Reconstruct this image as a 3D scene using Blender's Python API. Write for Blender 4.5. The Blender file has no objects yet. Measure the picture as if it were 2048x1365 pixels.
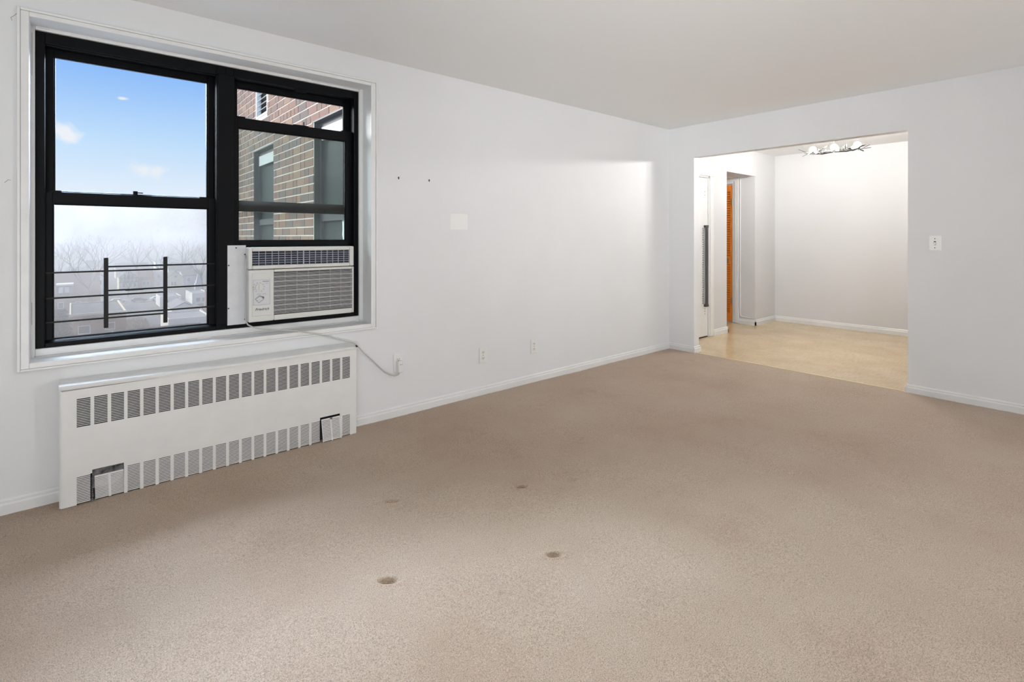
import bpy, bmesh, math, random
from mathutils import Vector, Matrix, noise as mnoise
import numpy as np

random.seed(7)
S = bpy.context.scene
COL = S.collection

# ------------------------------------------------------------------ camera
cam_d = bpy.data.cameras.new('camera')
cam = bpy.data.objects.new('camera', cam_d)
COL.objects.link(cam)
S.camera = cam
A = math.radians(49.477)
fwd = Vector((math.cos(A), math.sin(A), 0))
cam.location = (0, 0, 1.27)
cam.rotation_euler = (math.pi / 2, 0, A - math.pi / 2)
cam_d.sensor_fit = 'HORIZONTAL'
cam_d.sensor_width = 36.0
cam_d.lens = 36.0 * 1030 / 2048
cam_d.shift_y = (474.5 - 682.5) / 2048
cam_d.clip_start = 0.02
cam_d.clip_end = 3000

# ------------------------------------------------------------------ sky, sun, added fill lamps, exposure
S.view_settings.view_transform = 'Standard'
S.view_settings.look = 'None'
S.view_settings.exposure = 0.0
S.view_settings.gamma = 1.0
S.view_settings.use_curve_mapping = False
S.cycles.use_denoising = True
S.cycles.transparent_max_bounces = 32

W = bpy.data.worlds.new('sky')
S.world = W
W.use_nodes = True
wt = W.node_tree
wt.nodes.clear()


def N(t, kind, **kw):
    n = t.nodes.new(kind)
    for k, v in kw.items():
        setattr(n, k, v)
    return n


def ramp(t, stops, interp='LINEAR'):
    n = t.nodes.new('ShaderNodeValToRGB')
    cr = n.color_ramp
    cr.interpolation = interp
    while len(cr.elements) > 1:
        cr.elements.remove(cr.elements[-1])
    cr.elements[0].position = stops[0][0]
    cr.elements[0].color = (*stops[0][1], 1)
    for p, c in stops[1:]:
        e = cr.elements.new(p)
        e.color = (*c, 1)
    return n


wo = N(wt, 'ShaderNodeOutputWorld')
bg = N(wt, 'ShaderNodeBackground')
tc = N(wt, 'ShaderNodeTexCoord')
sep = N(wt, 'ShaderNodeSeparateXYZ')
wt.links.new(tc.outputs['Generated'], sep.inputs[0])
skyramp = ramp(wt, [(0.0, (.78, .82, .87)), (.06, (.80, .89, 1.0)), (.15, (.52, .74, 1.0)),
                    (.26, (.26, .51, 1.0)), (.45, (.20, .42, .92)), (1.0, (.14, .32, .80))])
wt.links.new(sep.outputs[2], skyramp.inputs[0])
cn = N(wt, 'ShaderNodeTexNoise')
cn.inputs['Scale'].default_value = 34
cn.inputs['Detail'].default_value = 6
wt.links.new(tc.outputs['Generated'], cn.inputs['Vector'])


def cloud(direction, size, flat):
    d = Vector(direction).normalized()
    sub = N(wt, 'ShaderNodeVectorMath', operation='SUBTRACT')
    sub.inputs[1].default_value = d
    wt.links.new(tc.outputs['Generated'], sub.inputs[0])
    mul = N(wt, 'ShaderNodeVectorMath', operation='MULTIPLY')
    mul.inputs[1].default_value = (1 / size, 1 / size, 1 / (size * flat))
    wt.links.new(sub.outputs[0], mul.inputs[0])
    ln = N(wt, 'ShaderNodeVectorMath', operation='LENGTH')
    wt.links.new(mul.outputs[0], ln.inputs[0])
    m = N(wt, 'ShaderNodeMath', operation='MULTIPLY_ADD')
    m.inputs[1].default_value = 2.6
    wt.links.new(cn.outputs['Fac'], m.inputs[0])
    m2 = N(wt, 'ShaderNodeMath', operation='MULTIPLY')
    m2.inputs[1].default_value = -1.0
    wt.links.new(ln.outputs['Value'], m2.inputs[0])
    wt.links.new(m2.outputs[0], m.inputs[2])
    mr = N(wt, 'ShaderNodeMapRange')
    mr.inputs['From Min'].default_value = .35
    mr.inputs['From Max'].default_value = 1.1
    mr.inputs['To Max'].default_value = .8
    wt.links.new(m.outputs[0], mr.inputs['Value'])
    return mr.outputs[0]


cl = None
for dd, sz, fl in (((.1085, 1.2338, .1335), .031, .6), ((-.0151, 1.3245, .203), .024, .7),
                   ((.0745, 1.2535, .27), .008, .35), ((.9, .6, .35), .06, .4), ((-.9, .5, .3), .07, .4), ((-.4, .9, .45), .05, .4)):
    v = Vector(dd)
    o = cloud(v, sz, fl)
    if cl is None:
        cl = o
    else:
        mx = N(wt, 'ShaderNodeMath', operation='MAXIMUM')
        wt.links.new(cl, mx.inputs[0])
        wt.links.new(o, mx.inputs[1])
        cl = mx.outputs[0]
mixc = N(wt, 'ShaderNodeMix', data_type='RGBA')
mixc.inputs['B'].default_value = (.93, .93, .95, 1)
wt.links.new(cl, mixc.inputs['Factor'])
wt.links.new(skyramp.outputs[0], mixc.inputs['A'])
wt.links.new(mixc.outputs['Result'], bg.inputs[0])
bg.inputs[1].default_value = 1.0
wt.links.new(bg.outputs[0], wo.inputs[0])


def aim(o, d):
    o.rotation_euler = Vector(d).to_track_quat('-Z', 'Y').to_euler()


sun_d = bpy.data.lights.new('hazy_sun', 'SUN')
sun_d.energy = 8.5
sun_d.angle = math.radians(50)
sun_d.color = (1.0, .97, .92)
sun = bpy.data.objects.new('hazy_sun', sun_d)
COL.objects.link(sun)
aim(sun, (1.2, -1.5, -1.25))


def area(name, loc, d, sx, sy, power, col=(1, 1, 1), spread=180):
    l = bpy.data.lights.new(name, 'AREA')
    l.shape = 'RECTANGLE'
    l.size = sx
    l.size_y = sy
    l.energy = power
    l.spread = math.radians(spread)
    l.color = col
    o = bpy.data.objects.new(name, l)
    COL.objects.link(o)
    o.location = loc
    aim(o, d)
    return o


area('window_fill', (-.25, 4.15, 2.75), (-.05, -.75, -.75), 2.0, 2.0, 395, (.74, .94, 1.22), 100)  # added lamp outside the glass, strengthens the daylight on sill and floor
area('rear_fill', (4.86, -3.32, 1.60), (-.03, 1, .05), .6, 1.7, 40, (.97, .985, 1.0))  # added fill lamp at the opposite wall, which has no window
area('ceiling_fill', (-.95, -1.6, .35), (.42, .36, 1), 1.2, 1.2, 87, (.955, .985, 1.01))  # added unseen lamp behind the camera, shining up to brighten the ceiling
area('corner_fill', (-1.2, -1.2, 1.4), (6.4, 4.5, .95), .6, .6, 9, (.97, .985, 1.0), 45)  # added narrow-beam lamp behind the camera, lifts the far corner

# ------------------------------------------------------------------ materials
MATS = {}


def mat(name, col, rough=.6, metal=0, bump=0, bscale=200, var=0, vscale=8, spec=.5, col2=None, emis=None):
    m = bpy.data.materials.new(name)
    m.use_nodes = True
    t = m.node_tree
    b = t.nodes['Principled BSDF']
    b.inputs['Base Color'].default_value = (*col, 1)
    b.inputs['Roughness'].default_value = rough
    b.inputs['Metallic'].default_value = metal
    b.inputs['Specular IOR Level'].default_value = spec
    if emis:
        b.inputs['Emission Color'].default_value = (*emis[0], 1)
        b.inputs['Emission Strength'].default_value = emis[1]
    co = N(t, 'ShaderNodeTexCoord')
    if var or col2:
        n = N(t, 'ShaderNodeTexNoise')
        n.inputs['Scale'].default_value = vscale
        n.inputs['Detail'].default_value = 5
        t.links.new(co.outputs['Object'], n.inputs['Vector'])
        c2 = col2 if col2 else tuple(max(0, c * (1 - var)) for c in col)
        r = ramp(t, [(.35, c2), (.65, col)])
        t.links.new(n.outputs['Fac'], r.inputs[0])
        t.links.new(r.outputs[0], b.inputs['Base Color'])
    if bump:
        n2 = N(t, 'ShaderNodeTexNoise')
        n2.inputs['Scale'].default_value = bscale
        n2.inputs['Detail'].default_value = 4
        t.links.new(co.outputs['Object'], n2.inputs['Vector'])
        bp = N(t, 'ShaderNodeBump')
        bp.inputs['Strength'].default_value = bump
        bp.inputs['Distance'].default_value = .004
        t.links.new(n2.outputs['Fac'], bp.inputs['Height'])
        t.links.new(bp.outputs[0], b.inputs['Normal'])
    MATS[name] = m
    return m


M_wall = mat('white_wall_paint', (.79, .795, .80), .55, bump=.12, bscale=14, var=.025, vscale=2.2)
M_ceil = mat('ceiling_paint', (.885, .895, .90), .8, bump=.08, bscale=6)
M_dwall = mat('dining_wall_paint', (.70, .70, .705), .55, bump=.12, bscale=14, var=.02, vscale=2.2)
M_trim = mat('white_gloss_trim', (.82, .82, .81), .35, bump=.1, bscale=30, var=.04, vscale=12)
M_base = mat('scuffed_baseboard_paint', (.80, .80, .79), .4, bump=.15, bscale=40, var=.05, vscale=6)
M_black = mat('black_aluminium', (.0035, .004, .0052), .45, bump=.02, bscale=90, spec=.12)
M_iron = mat('black_painted_iron', (.006, .006, .006), .5, spec=.3)
M_rad = mat('radiator_enamel', (.78, .775, .755), .4, bump=.08, bscale=20, var=.05, vscale=7)
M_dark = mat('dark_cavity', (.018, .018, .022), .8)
M_mottled = mat('mottled_dark_metal', (.02, .02, .022), .7, col2=(.22, .22, .22), vscale=30)
M_ac = mat('ac_plastic', (.70, .70, .67), .45, bump=.05, bscale=300)
M_acgrey = mat('ac_filler_metal', (.72, .73, .75), .5, var=.08, vscale=14)
M_acblue = mat('ac_louvre_blue', (.10, .115, .16), .4)
M_acline = mat('ac_louvre_line', (.42, .44, .49), .4)
M_acslat = mat('ac_grille_grey', (.42, .42, .43), .5)
M_ink = mat('printed_ink', (.10, .10, .13), .5)
M_ink2 = mat('pale_printed_ink', (.33, .34, .36), .5)
M_sticker = mat('control_label', (.66, .67, .68), .35)
M_cord = mat('grey_cord', (.55, .54, .51), .5)
M_plug = mat('white_plastic', (.80, .79, .77), .35)
M_plate = mat('bright_white_plate', (.93, .93, .92), .3)
M_slot = mat('slot_dark', (.05, .045, .04), .6)
M_chrome = mat('chrome', (.75, .75, .75), .12, metal=1)
M_leaf = mat('pewter_leaf', (.16, .16, .155), .25, metal=1)
M_bulb = mat('lit_bulb', (1, 1, 1), .5, emis=((1.0, .975, .95), 900))
M_orange = mat('orange_varnished_pine', (.80, .25, .032), .35, col2=(.68, .19, .024), vscale=9)
M_pine = mat('raw_pine_edge', (.50, .25, .08), .5)
M_brass = mat('dull_brass', (.35, .28, .16), .4, metal=.8)
M_bar = mat('dark_grey_rubber', (.05, .05, .052), .5)
M_thr = mat('cream_threshold', (.60, .48, .30), .4)
M_patch = mat('fresh_white_paint', (.86, .86, .85), .5)

# vinyl
M_vinyl = mat('vinyl_tile', (.65, .495, .305), .22, col2=(.57, .425, .25), vscale=3.0, spec=.5)
t = M_vinyl.node_tree
b = t.nodes['Principled BSDF']
co = [n for n in t.nodes if n.type == 'TEX_COORD'][0]
n = N(t, 'ShaderNodeTexNoise')
n.inputs['Scale'].default_value = 26
n.inputs['Detail'].default_value = 8
mp = N(t, 'ShaderNodeMapping')
mp.inputs['Scale'].default_value = (.35, 3.2, 1)
mp.inputs['Rotation'].default_value = (0, 0, .9)
t.links.new(co.outputs['Object'], mp.inputs[0])
t.links.new(mp.outputs[0], n.inputs['Vector'])
r = ramp(t, [(.3, (.84, .84, .84)), (.55, (1, 1, 1))])
t.links.new(n.outputs['Fac'], r.inputs[0])
mm = N(t, 'ShaderNodeMix', data_type='RGBA', blend_type='MULTIPLY')
mm.inputs['Factor'].default_value = 1
src = b.inputs['Base Color'].links[0].from_socket
t.links.new(src, mm.inputs['A'])
t.links.new(r.outputs[0], mm.inputs['B'])
t.links.new(mm.outputs['Result'], b.inputs['Base Color'])

# carpet: grain, large worn areas, relief
M_carpet = bpy.data.materials.new('beige_carpet_pile')
M_carpet.use_nodes = True
t = M_carpet.node_tree
b = t.nodes['Principled BSDF']
b.inputs['Roughness'].default_value = .95
b.inputs['Specular IOR Level'].default_value = .08
b.inputs['Sheen Weight'].default_value = .25
b.inputs['Sheen Roughness'].default_value = .6
co = N(t, 'ShaderNodeTexCoord')
g = N(t, 'ShaderNodeTexNoise')
g.inputs['Scale'].default_value = 300
g.inputs['Detail'].default_value = 3
g.inputs['Roughness'].default_value = .7
t.links.new(co.outputs['Object'], g.inputs['Vector'])
gr = ramp(t, [(.32, (.40, .38, .36)), (.5, (.93, .93, .93)), (.68, (1.34, 1.34, 1.34))])
t.links.new(g.outputs['Fac'], gr.inputs[0])
w = N(t, 'ShaderNodeTexNoise')
w.inputs['Scale'].default_value = 1.3
w.inputs['Detail'].default_value = 6
w.inputs['Roughness'].default_value = .6
t.links.new(co.outputs['Object'], w.inputs['Vector'])
wr = ramp(t, [(.26, (.43, .296, .202)), (.45, (.49, .36, .258)), (.58, (.515, .39, .285)), (.75, (.545, .43, .325))])
t.links.new(w.outputs['Fac'], wr.inputs[0])
mm = N(t, 'ShaderNodeMix', data_type='RGBA', blend_type='MULTIPLY')
mm.inputs['Factor'].default_value = 1
t.links.new(wr.outputs[0], mm.inputs['A'])
t.links.new(gr.outputs[0], mm.inputs['B'])
t.links.new(mm.outputs['Result'], b.inputs['Base Color'])
bp = N(t, 'ShaderNodeBump')
bp.inputs['Strength'].default_value = .7
bp.inputs['Distance'].default_value = .006
t.links.new(g.outputs['Fac'], bp.inputs['Height'])
t.links.new(bp.outputs[0], b.inputs['Normal'])


def glassmat(name, tint, dust, dustcol=(.8, .8, .8), gloss=.06):
    m = bpy.data.materials.new(name)
    m.use_nodes = True
    t = m.node_tree
    t.nodes.clear()
    out = N(t, 'ShaderNodeOutputMaterial')
    tr = N(t, 'ShaderNodeBsdfTransparent')
    tr.inputs[0].default_value = (*tint, 1)
    gl = N(t, 'ShaderNodeBsdfGlossy')
    gl.inputs['Roughness'].default_value = .02
    lw = N(t, 'ShaderNodeFresnel')
    lw.inputs['IOR'].default_value = 1.3
    mx = N(t, 'ShaderNodeMixShader')
    t.links.new(lw.outputs[0], mx.inputs[0])
    t.links.new(tr.outputs[0], mx.inputs[1])
    t.links.new(gl.outputs[0], mx.inputs[2])
    last = mx.outputs[0]
    if dust:
        df = N(t, 'ShaderNodeBsdfTranslucent')
        df.inputs[0].default_value = (*dustcol, 1)
        d2 = N(t, 'ShaderNodeBsdfDiffuse')
        d2.inputs[0].default_value = (*dustcol, 1)
        ms = N(t, 'ShaderNodeMixShader')
        ms.inputs[0].default_value = .5
        t.links.new(df.outputs[0], ms.inputs[1])
        t.links.new(d2.outputs[0], ms.inputs[2])
        no = N(t, 'ShaderNodeTexNoise')
        no.inputs['Scale'].default_value = 5
        no.inputs['Detail'].default_value = 6
        c = N(t, 'ShaderNodeTexCoord')
        t.links.new(c.outputs['Object'], no.inputs['Vector'])
        mr = N(t, 'ShaderNodeMapRange')
        mr.inputs['From Min'].default_value = .3
        mr.inputs['From Max'].default_value = .7
        mr.inputs['To Min'].default_value = dust * .7
        mr.inputs['To Max'].default_value = dust * 1.3
        t.links.new(no.outputs['Fac'], mr.inputs['Value'])
        m2 = N(t, 'ShaderNodeMixShader')
        t.links.new(mr.outputs[0], m2.inputs[0])
        t.links.new(last, m2.inputs[1])
        t.links.new(ms.outputs[0], m2.inputs[2])
        last = m2.outputs[0]
    t.links.new(last, out.inputs[0])
    return m


M_glass = glassmat('clear_window_glass', (.985, .99, .985), 0)
M_dirty = glassmat('dusty_window_glass', (.75, .80, .77), .022, (.76, .70, .64))
M_screen = glassmat('insect_screen_mesh', (.84, .84, .84), .075, (.76, .68, .62))
M_farglass = mat('far_dark_glass', (.030, .040, .040), .3, spec=.1)


# ------------------------------------------------------------------ mesh helpers
class MB:
    def __init__(self):
        self.v = []
        self.f = []

    def add(self, vs, fs):
        o = len(self.v)
        self.v += [tuple(p) for p in vs]
        self.f += [tuple(i + o for i in q) for q in fs]
        return self

    def box(self, x0, x1, y0, y1, z0, z1):
        vs = [(x, y, z) for z in (z0, z1) for y in (y0, y1) for x in (x0, x1)]
        return self.add(vs, [(0, 2, 3, 1), (4, 5, 7, 6), (0, 1, 5, 4), (1, 3, 7, 5), (3, 2, 6, 7), (2, 0, 4, 6)])

    def hexa(self, vs):
        return self.add(vs, [(0, 2, 3, 1), (4, 5, 7, 6), (0, 1, 5, 4), (1, 3, 7, 5), (3, 2, 6, 7), (2, 0, 4, 6)])

    def prism(self, poly, axis, a0, a1):
        """poly: 2-D outline in the two other axes (in x,y,z order), swept along axis"""
        n = len(poly)
        vs = []
        for a in (a0, a1):
            for p in poly:
                q = list(p)
                q.insert(axis, a)
                vs.append(q)
        fs = [tuple(range(n - 1, -1, -1)), tuple(range(n, 2 * n))]
        fs += [(i, (i + 1) % n, n + (i + 1) % n, n + i) for i in range(n)]
        return self.add(vs, fs)

    def tube(self, pts, rad, seg=8, cap=True):
        pts = [Vector(p) for p in pts]
        n = len(pts)
        if not hasattr(rad, '__len__'):
            rad = [rad] * n
        vs = []
        up = Vector((0, 0, 1))
        for i, p in enumerate(pts):
            d = (pts[min(i + 1, n - 1)] - pts[max(i - 1, 0)]).normalized()
            if abs(d.dot(up)) > .98:
                u = Vector((1, 0, 0))
            else:
                u = up
            a = d.cross(u).normalized()
            c = a.cross(d).normalized()
            for k in range(seg):
                th = 2 * math.pi * k / seg
                vs.append(p + (a * math.cos(th) + c * math.sin(th)) * rad[i])
        fs = []
        for i in range(n - 1):
            for k in range(seg):
                k2 = (k + 1) % seg
                fs.append((i * seg + k, i * seg + k2, (i + 1) * seg + k2, (i + 1) * seg + k))
        if cap:
            fs.append(tuple(range(seg - 1, -1, -1)))
            fs.append(tuple((n - 1) * seg + k for k in range(seg)))
        return self.add(vs, fs)

    def sphere(self, c, r, seg=14, rings=8, sz=1):
        c = Vector(c)
        vs = [c + Vector((0, 0, -r * sz))]
        for i in range(1, rings):
            ph = -math.pi / 2 + math.pi * i / rings
            for k in range(seg):
                th = 2 * math.pi * k / seg
                vs.append(c + Vector((r * math.cos(ph) * math.cos(th), r * math.cos(ph) * math.sin(th), r * sz * math.sin(ph))))
        vs.append(c + Vector((0, 0, r * sz)))
        fs = []
        for k in range(seg):
            fs.append((0, 1 + (k + 1) % seg, 1 + k))
        for i in range(rings - 2):
            for k in range(seg):
                k2 = (k + 1) % seg
                fs.append((1 + i * seg + k, 1 + i * seg + k2, 1 + (i + 1) * seg + k2, 1 + (i + 1) * seg + k))
        l = len(vs) - 1
        base = 1 + (rings - 2) * seg
        for k in range(seg):
            fs.append((l, base + k, base + (k + 1) % seg))
        return self.add(vs, fs)

    def ring(self, axis, a0, a1, o, i):
        """rectangular frame; o,i = (u0,u1,v0,v1) outer/inner in the two other axes"""
        def bx(u0, u1, v0, v1):
            r = [(u0, u1), (v0, v1)]
            r.insert(axis, (a0, a1))
            self.box(r[0][0], r[0][1], r[1][0], r[1][1], r[2][0], r[2][1])
        bx(o[0], i[0], o[2], o[3])
        bx(i[1], o[1], o[2], o[3])
        bx(i[0], i[1], o[2], i[2])
        bx(i[0], i[1], i[3], o[3])
        return self


def props(o, label=None, cat=None, group=None, kind=None):
    if label:
        o['label'] = label
    if cat:
        o['category'] = cat
    if group:
        o['group'] = group
    if kind:
        o['kind'] = kind
    return o


def root(name, loc, label, cat, group=None, kind=None):
    o = bpy.data.objects.new(name, None)
    o.empty_display_size = .1
    o.location = loc
    COL.objects.link(o)
    return props(o, label, cat, group, kind)


def wloc(o):
    v = Vector(o.location)
    while o.parent:
        o = o.parent
        v += Vector(o.location)
    return v


def obj(name, mb, m, parent=None, origin=None, bevel=0, smooth=False, **kw):
    """origin: where the object's own origin goes (world); vertices are given in world space"""
    vs = np.array(mb.v, dtype=float)
    if origin is None:
        lo, hi = vs.min(0), vs.max(0)
        origin = ((lo[0] + hi[0]) / 2, (lo[1] + hi[1]) / 2, lo[2])
    org = Vector(origin)
    me = bpy.data.meshes.new(name)
    me.from_pydata([tuple(p - np.array(origin)) for p in vs], [], mb.f)
    if isinstance(m, (list, tuple)):
        for q in m:
            me.materials.append(q)
    else:
        me.materials.append(m)
    o = bpy.data.objects.new(name, me)
    COL.objects.link(o)
    if parent:
        o.parent = parent
        o.location = org - wloc(parent)
    else:
        o.location = org
    bm = bmesh.new()
    bm.from_mesh(me)
    bmesh.ops.recalc_face_normals(bm, faces=bm.faces)
    bm.to_mesh(me)
    bm.free()
    if smooth:
        for p in me.polygons:
            p.use_smooth = True
    if bevel:
        md = o.modifiers.new('bevel', 'BEVEL')
        md.width = bevel
        md.segments = 2
        md.limit_method = 'ANGLE'
    props(o, kw.get('label'), kw.get('cat'), kw.get('group'), kw.get('kind'))
    return o


def copy(o, parent, loc_world, label=None):
    c = o.copy()
    COL.objects.link(c)
    c.parent = parent
    c.location = Vector(loc_world) - (wloc(parent) if parent else Vector())
    return c


# ------------------------------------------------------------------ room shell
YA = 3.313          # window wall face
XB = 5.195          # far wall face
XB2 = 5.297
XD = 8.14           # dining back wall
YD = 3.36           # dining side wall face
CEIL = 2.5
X0, Y0 = -1.7, -3.4
WX0, WX1, WZ0, WZ1 = -.152, 1.556, .678, 2.306      # window reveal
OY0, OY1, OZ = 1.097, 3.001, 2.147                   # opening to dining room
HX0, HX1, HZ = 6.639, 7.477, 2.146                   # hall opening
DX0, DX1, DZ = 5.42, 6.19, 2.045                     # white door hole

mb = MB()
mb.box(X0, WX0, YA, 3.62, 0, CEIL)
mb.box(WX1, XB2, YA, 3.62, 0, CEIL)
mb.box(WX0, WX1, YA, 3.62, 0, WZ0)
mb.box(WX0, WX1, YA, 3.62, WZ1, CEIL)
wall_left = obj('wall_left', mb, M_wall, kind='structure', label='white painted wall holding the black window', cat='wall')
mb = MB()
mb.box(XB, XB2, Y0, OY0, 0, CEIL)
mb.box(XB, XB2, OY1, YA, 0, CEIL)
mb.box(XB, XB2, OY0, OY1, OZ, CEIL)
obj('wall_far', mb, M_wall, kind='structure', label='white wall with the wide open doorway to the dining room', cat='wall')
mb = MB().box(X0 - .1, X0, Y0, 3.62, 0, CEIL)
obj('wall_back', mb, M_wall, kind='structure', label='white wall at the near end of the living room', cat='wall')
mb = MB().box(X0, XD, Y0 - .1, Y0, 0, CEIL)
obj('wall_right', mb, M_wall, kind='structure', label='white wall opposite the window', cat='wall')
mb = MB()
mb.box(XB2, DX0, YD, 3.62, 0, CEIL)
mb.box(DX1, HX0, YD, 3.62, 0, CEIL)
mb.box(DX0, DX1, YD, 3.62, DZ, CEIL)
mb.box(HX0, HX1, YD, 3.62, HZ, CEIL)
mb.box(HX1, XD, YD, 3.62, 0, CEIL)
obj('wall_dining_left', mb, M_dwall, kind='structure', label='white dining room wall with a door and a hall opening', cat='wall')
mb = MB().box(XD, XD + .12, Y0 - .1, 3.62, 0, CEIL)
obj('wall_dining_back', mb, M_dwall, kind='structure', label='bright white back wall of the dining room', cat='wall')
# hall behind the dining room
mb = MB()
mb.box(HX1, HX1 + .1, 3.62, 3.66, 0, CEIL)
mb.box(HX1, HX1 + .1, 3.66, 5.0, 2.10, CEIL)
mb.box(HX1, HX1 + .1, 4.46, 5.0, 0, 2.10)
mb.box(HX1 + .55, HX1 + .6, 3.62, 4.6, 0, CEIL)
obj('wall_hall_right', mb, M_wall, kind='structure', label='white hall wall holding the orange louvred closet door', cat='wall')
mb = MB().box(6.45, 6.55, 3.62, 5.0, 0, CEIL).box(6.45, 7.6, 5.0, 5.1, 0, CEIL)
obj('wall_hall_left', mb, M_wall, kind='structure', label='white hall walls hidden beyond the opening', cat='wall')
mb = MB().box(6.45, 7.6, 3.62, 5.0, HZ, HZ + .05)
obj('ceiling_hall', mb, M_ceil, kind='structure', label='lowered ceiling of the hall', cat='ceiling')
mb = MB().box(X0 - .1, XD + .12, Y0 - .1, 3.62, CEIL, CEIL + .1)
obj('ceiling', mb, M_ceil, kind='structure', label='plain white ceiling', cat='ceiling')
mb = MB().box(5.20, 8.3, Y0, 5.1, -.12, -.003)
obj('floor_dining', mb, M_vinyl, kind='structure', label='shiny tan vinyl floor of the dining room and hall', cat='floor')
mb = MB().box(X0 - .1, 5.2, Y0 - .1, 3.62, -.2, -.03)
obj('floor_slab', mb, M_wall, kind='structure', label='floor slab under the carpet', cat='floor')

# carpet with furniture dents
dents = [(1.466, 1.451, .015, .028, .013), (.89, 1.739, .014, .030, .013), (1.735, 1.955, .016, .024, .010), (1.166, 2.253, .012, .028, .010),
         (1.983, 1.842, .004, .02, .012), (1.072, 1.489, .003, .025, .018), (1.166, 1.416, .003, .012, .012), (4.264, 2.789, .006, .04, .03),
         (4.823, 2.831, .006, .04, .03), (2.679, 2.809, .005, .035, .025), (3.222, 2.788, .006, .04, .025), (1.995, 2.817, .004, .03, .02),
         (4.684, .704, .006, .05, .02), (3.272, 1.238, .004, .03, .02), (1.882, .651, .005, .035, .02), (1.708, 1.724, .003, .012, .012)]
xs = np.unique(np.round(np.r_[np.arange(X0, 5.215, .025), np.arange(.6, 2.3, .005)], 4))
ys = np.unique(np.round(np.r_[np.arange(Y0, YA + .02, .025), np.arange(1.3, 2.4, .005)], 4))
xs = np.append(xs[xs < 5.215], 5.22)
ys = np.append(ys[ys < 3.315], 3.32)
XX, YY = np.meshgrid(xs, ys, indexing='ij')
ZZ = np.zeros_like(XX)
for (dx, dy, dep, sa, sb) in dents:
    # long axis along the camera's sideways direction in the room (furniture feet)
    u = (XX - dx) * .82 - (YY - dy) * .57
    v = (XX - dx) * .57 + (YY - dy) * .82
    q = (u / sa) ** 2 + (v / sb) ** 2
    ZZ -= dep * 1.3 * np.exp(-q * q)
    ZZ += dep * .30 * np.exp(-((np.sqrt(q) - 1.9) / .5) ** 2)
ZZ += .0022 * np.sin(XX * 5.1 + 1.3 * np.sin(YY * 3.3)) * np.sin(YY * 4.3 + XX * 1.7)
rng = np.random.default_rng(3)
ZZ += rng.normal(0, .0007, ZZ.shape)
nx, ny = XX.shape
idx = np.arange(nx * ny).reshape(nx, ny)
quads = np.stack([idx[:-1, :-1], idx[1:, :-1], idx[1:, 1:], idx[:-1, 1:]], -1).reshape(-1, 4)
me = bpy.data.meshes.new('floor')
me.vertices.add(nx * ny)
me.vertices.foreach_set('co', np.stack([XX, YY, ZZ], -1).astype(np.float32).ravel())
me.loops.add(quads.size)
me.loops.foreach_set('vertex_index', quads.ravel().astype(np.int32))
me.polygons.add(len(quads))
me.polygons.foreach_set('loop_start', np.arange(0, quads.size, 4, dtype=np.int32))
me.polygons.foreach_set('use_smooth', np.ones(len(quads), dtype=bool))
me.update(calc_edges=True)
me.materials.append(M_carpet)
floor = bpy.data.objects.new('floor', me)
COL.objects.link(floor)
props(floor, 'worn beige wall-to-wall carpet with furniture dents', 'carpet', kind='structure')

mb = MB().prism([(5.185, -.004), (5.19, .004), (5.212, .005), (5.225, -.003)], 1, OY0 + .01, OY1 - .01)
mb.v = [(p[0], p[1], p[2]) for p in mb.v]
obj('trim_1', mb, M_thr, kind='structure', label='thin cream threshold strip between carpet and vinyl', cat='trim')


# ------------------------------------------------------------------ baseboards
def baseboard(name, runs, label, h=.068, th=.017):
    """runs: list of (axis, a0, a1, face, side): axis 0 = along X at Y=face; side = direction the board sticks out"""
    mb = MB()
    for ax, a0, a1, face, sd in runs:
        prof = [(face - sd * .002, -.01), (face + sd * th, -.01), (face + sd * th, h * .62), (face + sd * (th - .003), h * .70), (face + sd * (th - .007), h * .74),
                (face + sd * (th - .006), h * .86), (face + sd * .005, h), (face - sd * .002, h)]
        if sd < 0:
            prof = prof[::-1]
        mb.prism(prof, ax, a0, a1)
    return obj(name, mb, M_base, kind='structure', label=label, cat='baseboard')


baseboard('baseboard_left', [(0, X0, -.045, YA, -1), (0, 1.41, XB, YA, -1)], 'white baseboard under the window wall')
baseboard('baseboard_far', [(1, OY1 - .002, YA, XB, -1), (0, XB - .0165, XB2 + .0165, OY1, -1), (1, Y0, OY0 + .002, XB, -1), (0, XB - .0165, XB2 + .0165, OY0, 1),
                            (1, Y0, OY0 + .002, XB2, 1), (1, OY1 - .002, YD, XB2, 1)], 'scuffed white baseboard of the far wall and its opening')
baseboard('baseboard_dining', [(0, 6.275, HX0 + .017, YD, -1), (1, YD - .017, 3.62, HX0, 1), (0, HX1 - .017, XD, YD, -1), (1, YD - .017, 3.60, HX1, -1), (1, Y0, YD, XD, -1)],
          'white baseboard around the dining room', h=.078)
baseboard('baseboard_right', [(0, X0, XB, Y0, 1)], 'white baseboard opposite the window')

# ------------------------------------------------------------------ window casing and stops
mb = MB()
ci = (WX0, WX1, WZ0, WZ1)
mb.ring(1, YA - .012, YA + .004, (WX0 - .030, WX1 + .034, WZ0 - .026, WZ1 + .022), ci)
mb.ring(1, YA - .020, YA + .004, (WX0 - .042, WX1 + .046, WZ0 - .036, WZ1 + .034), (WX0 - .030, WX1 + .034, WZ0 - .026, WZ1 + .022))
obj('trim_2', mb, M_trim, kind='structure', bevel=.003, label='white painted moulding around the window', cat='trim')
mb = MB()
FX0, FX1, FZ0, FZ1 = -.137, 1.530, .719, 2.289
mb.ring(1, 3.435, 3.475, (WX0 - .002, WX1 + .002, WZ0 - .002, WZ1 + .002), (FX0, FX1, FZ0, FZ1))
obj('trim_3', mb, M_trim, kind='structure', bevel=.003, label='white stop bead between reveal and black window frame', cat='trim')
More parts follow.
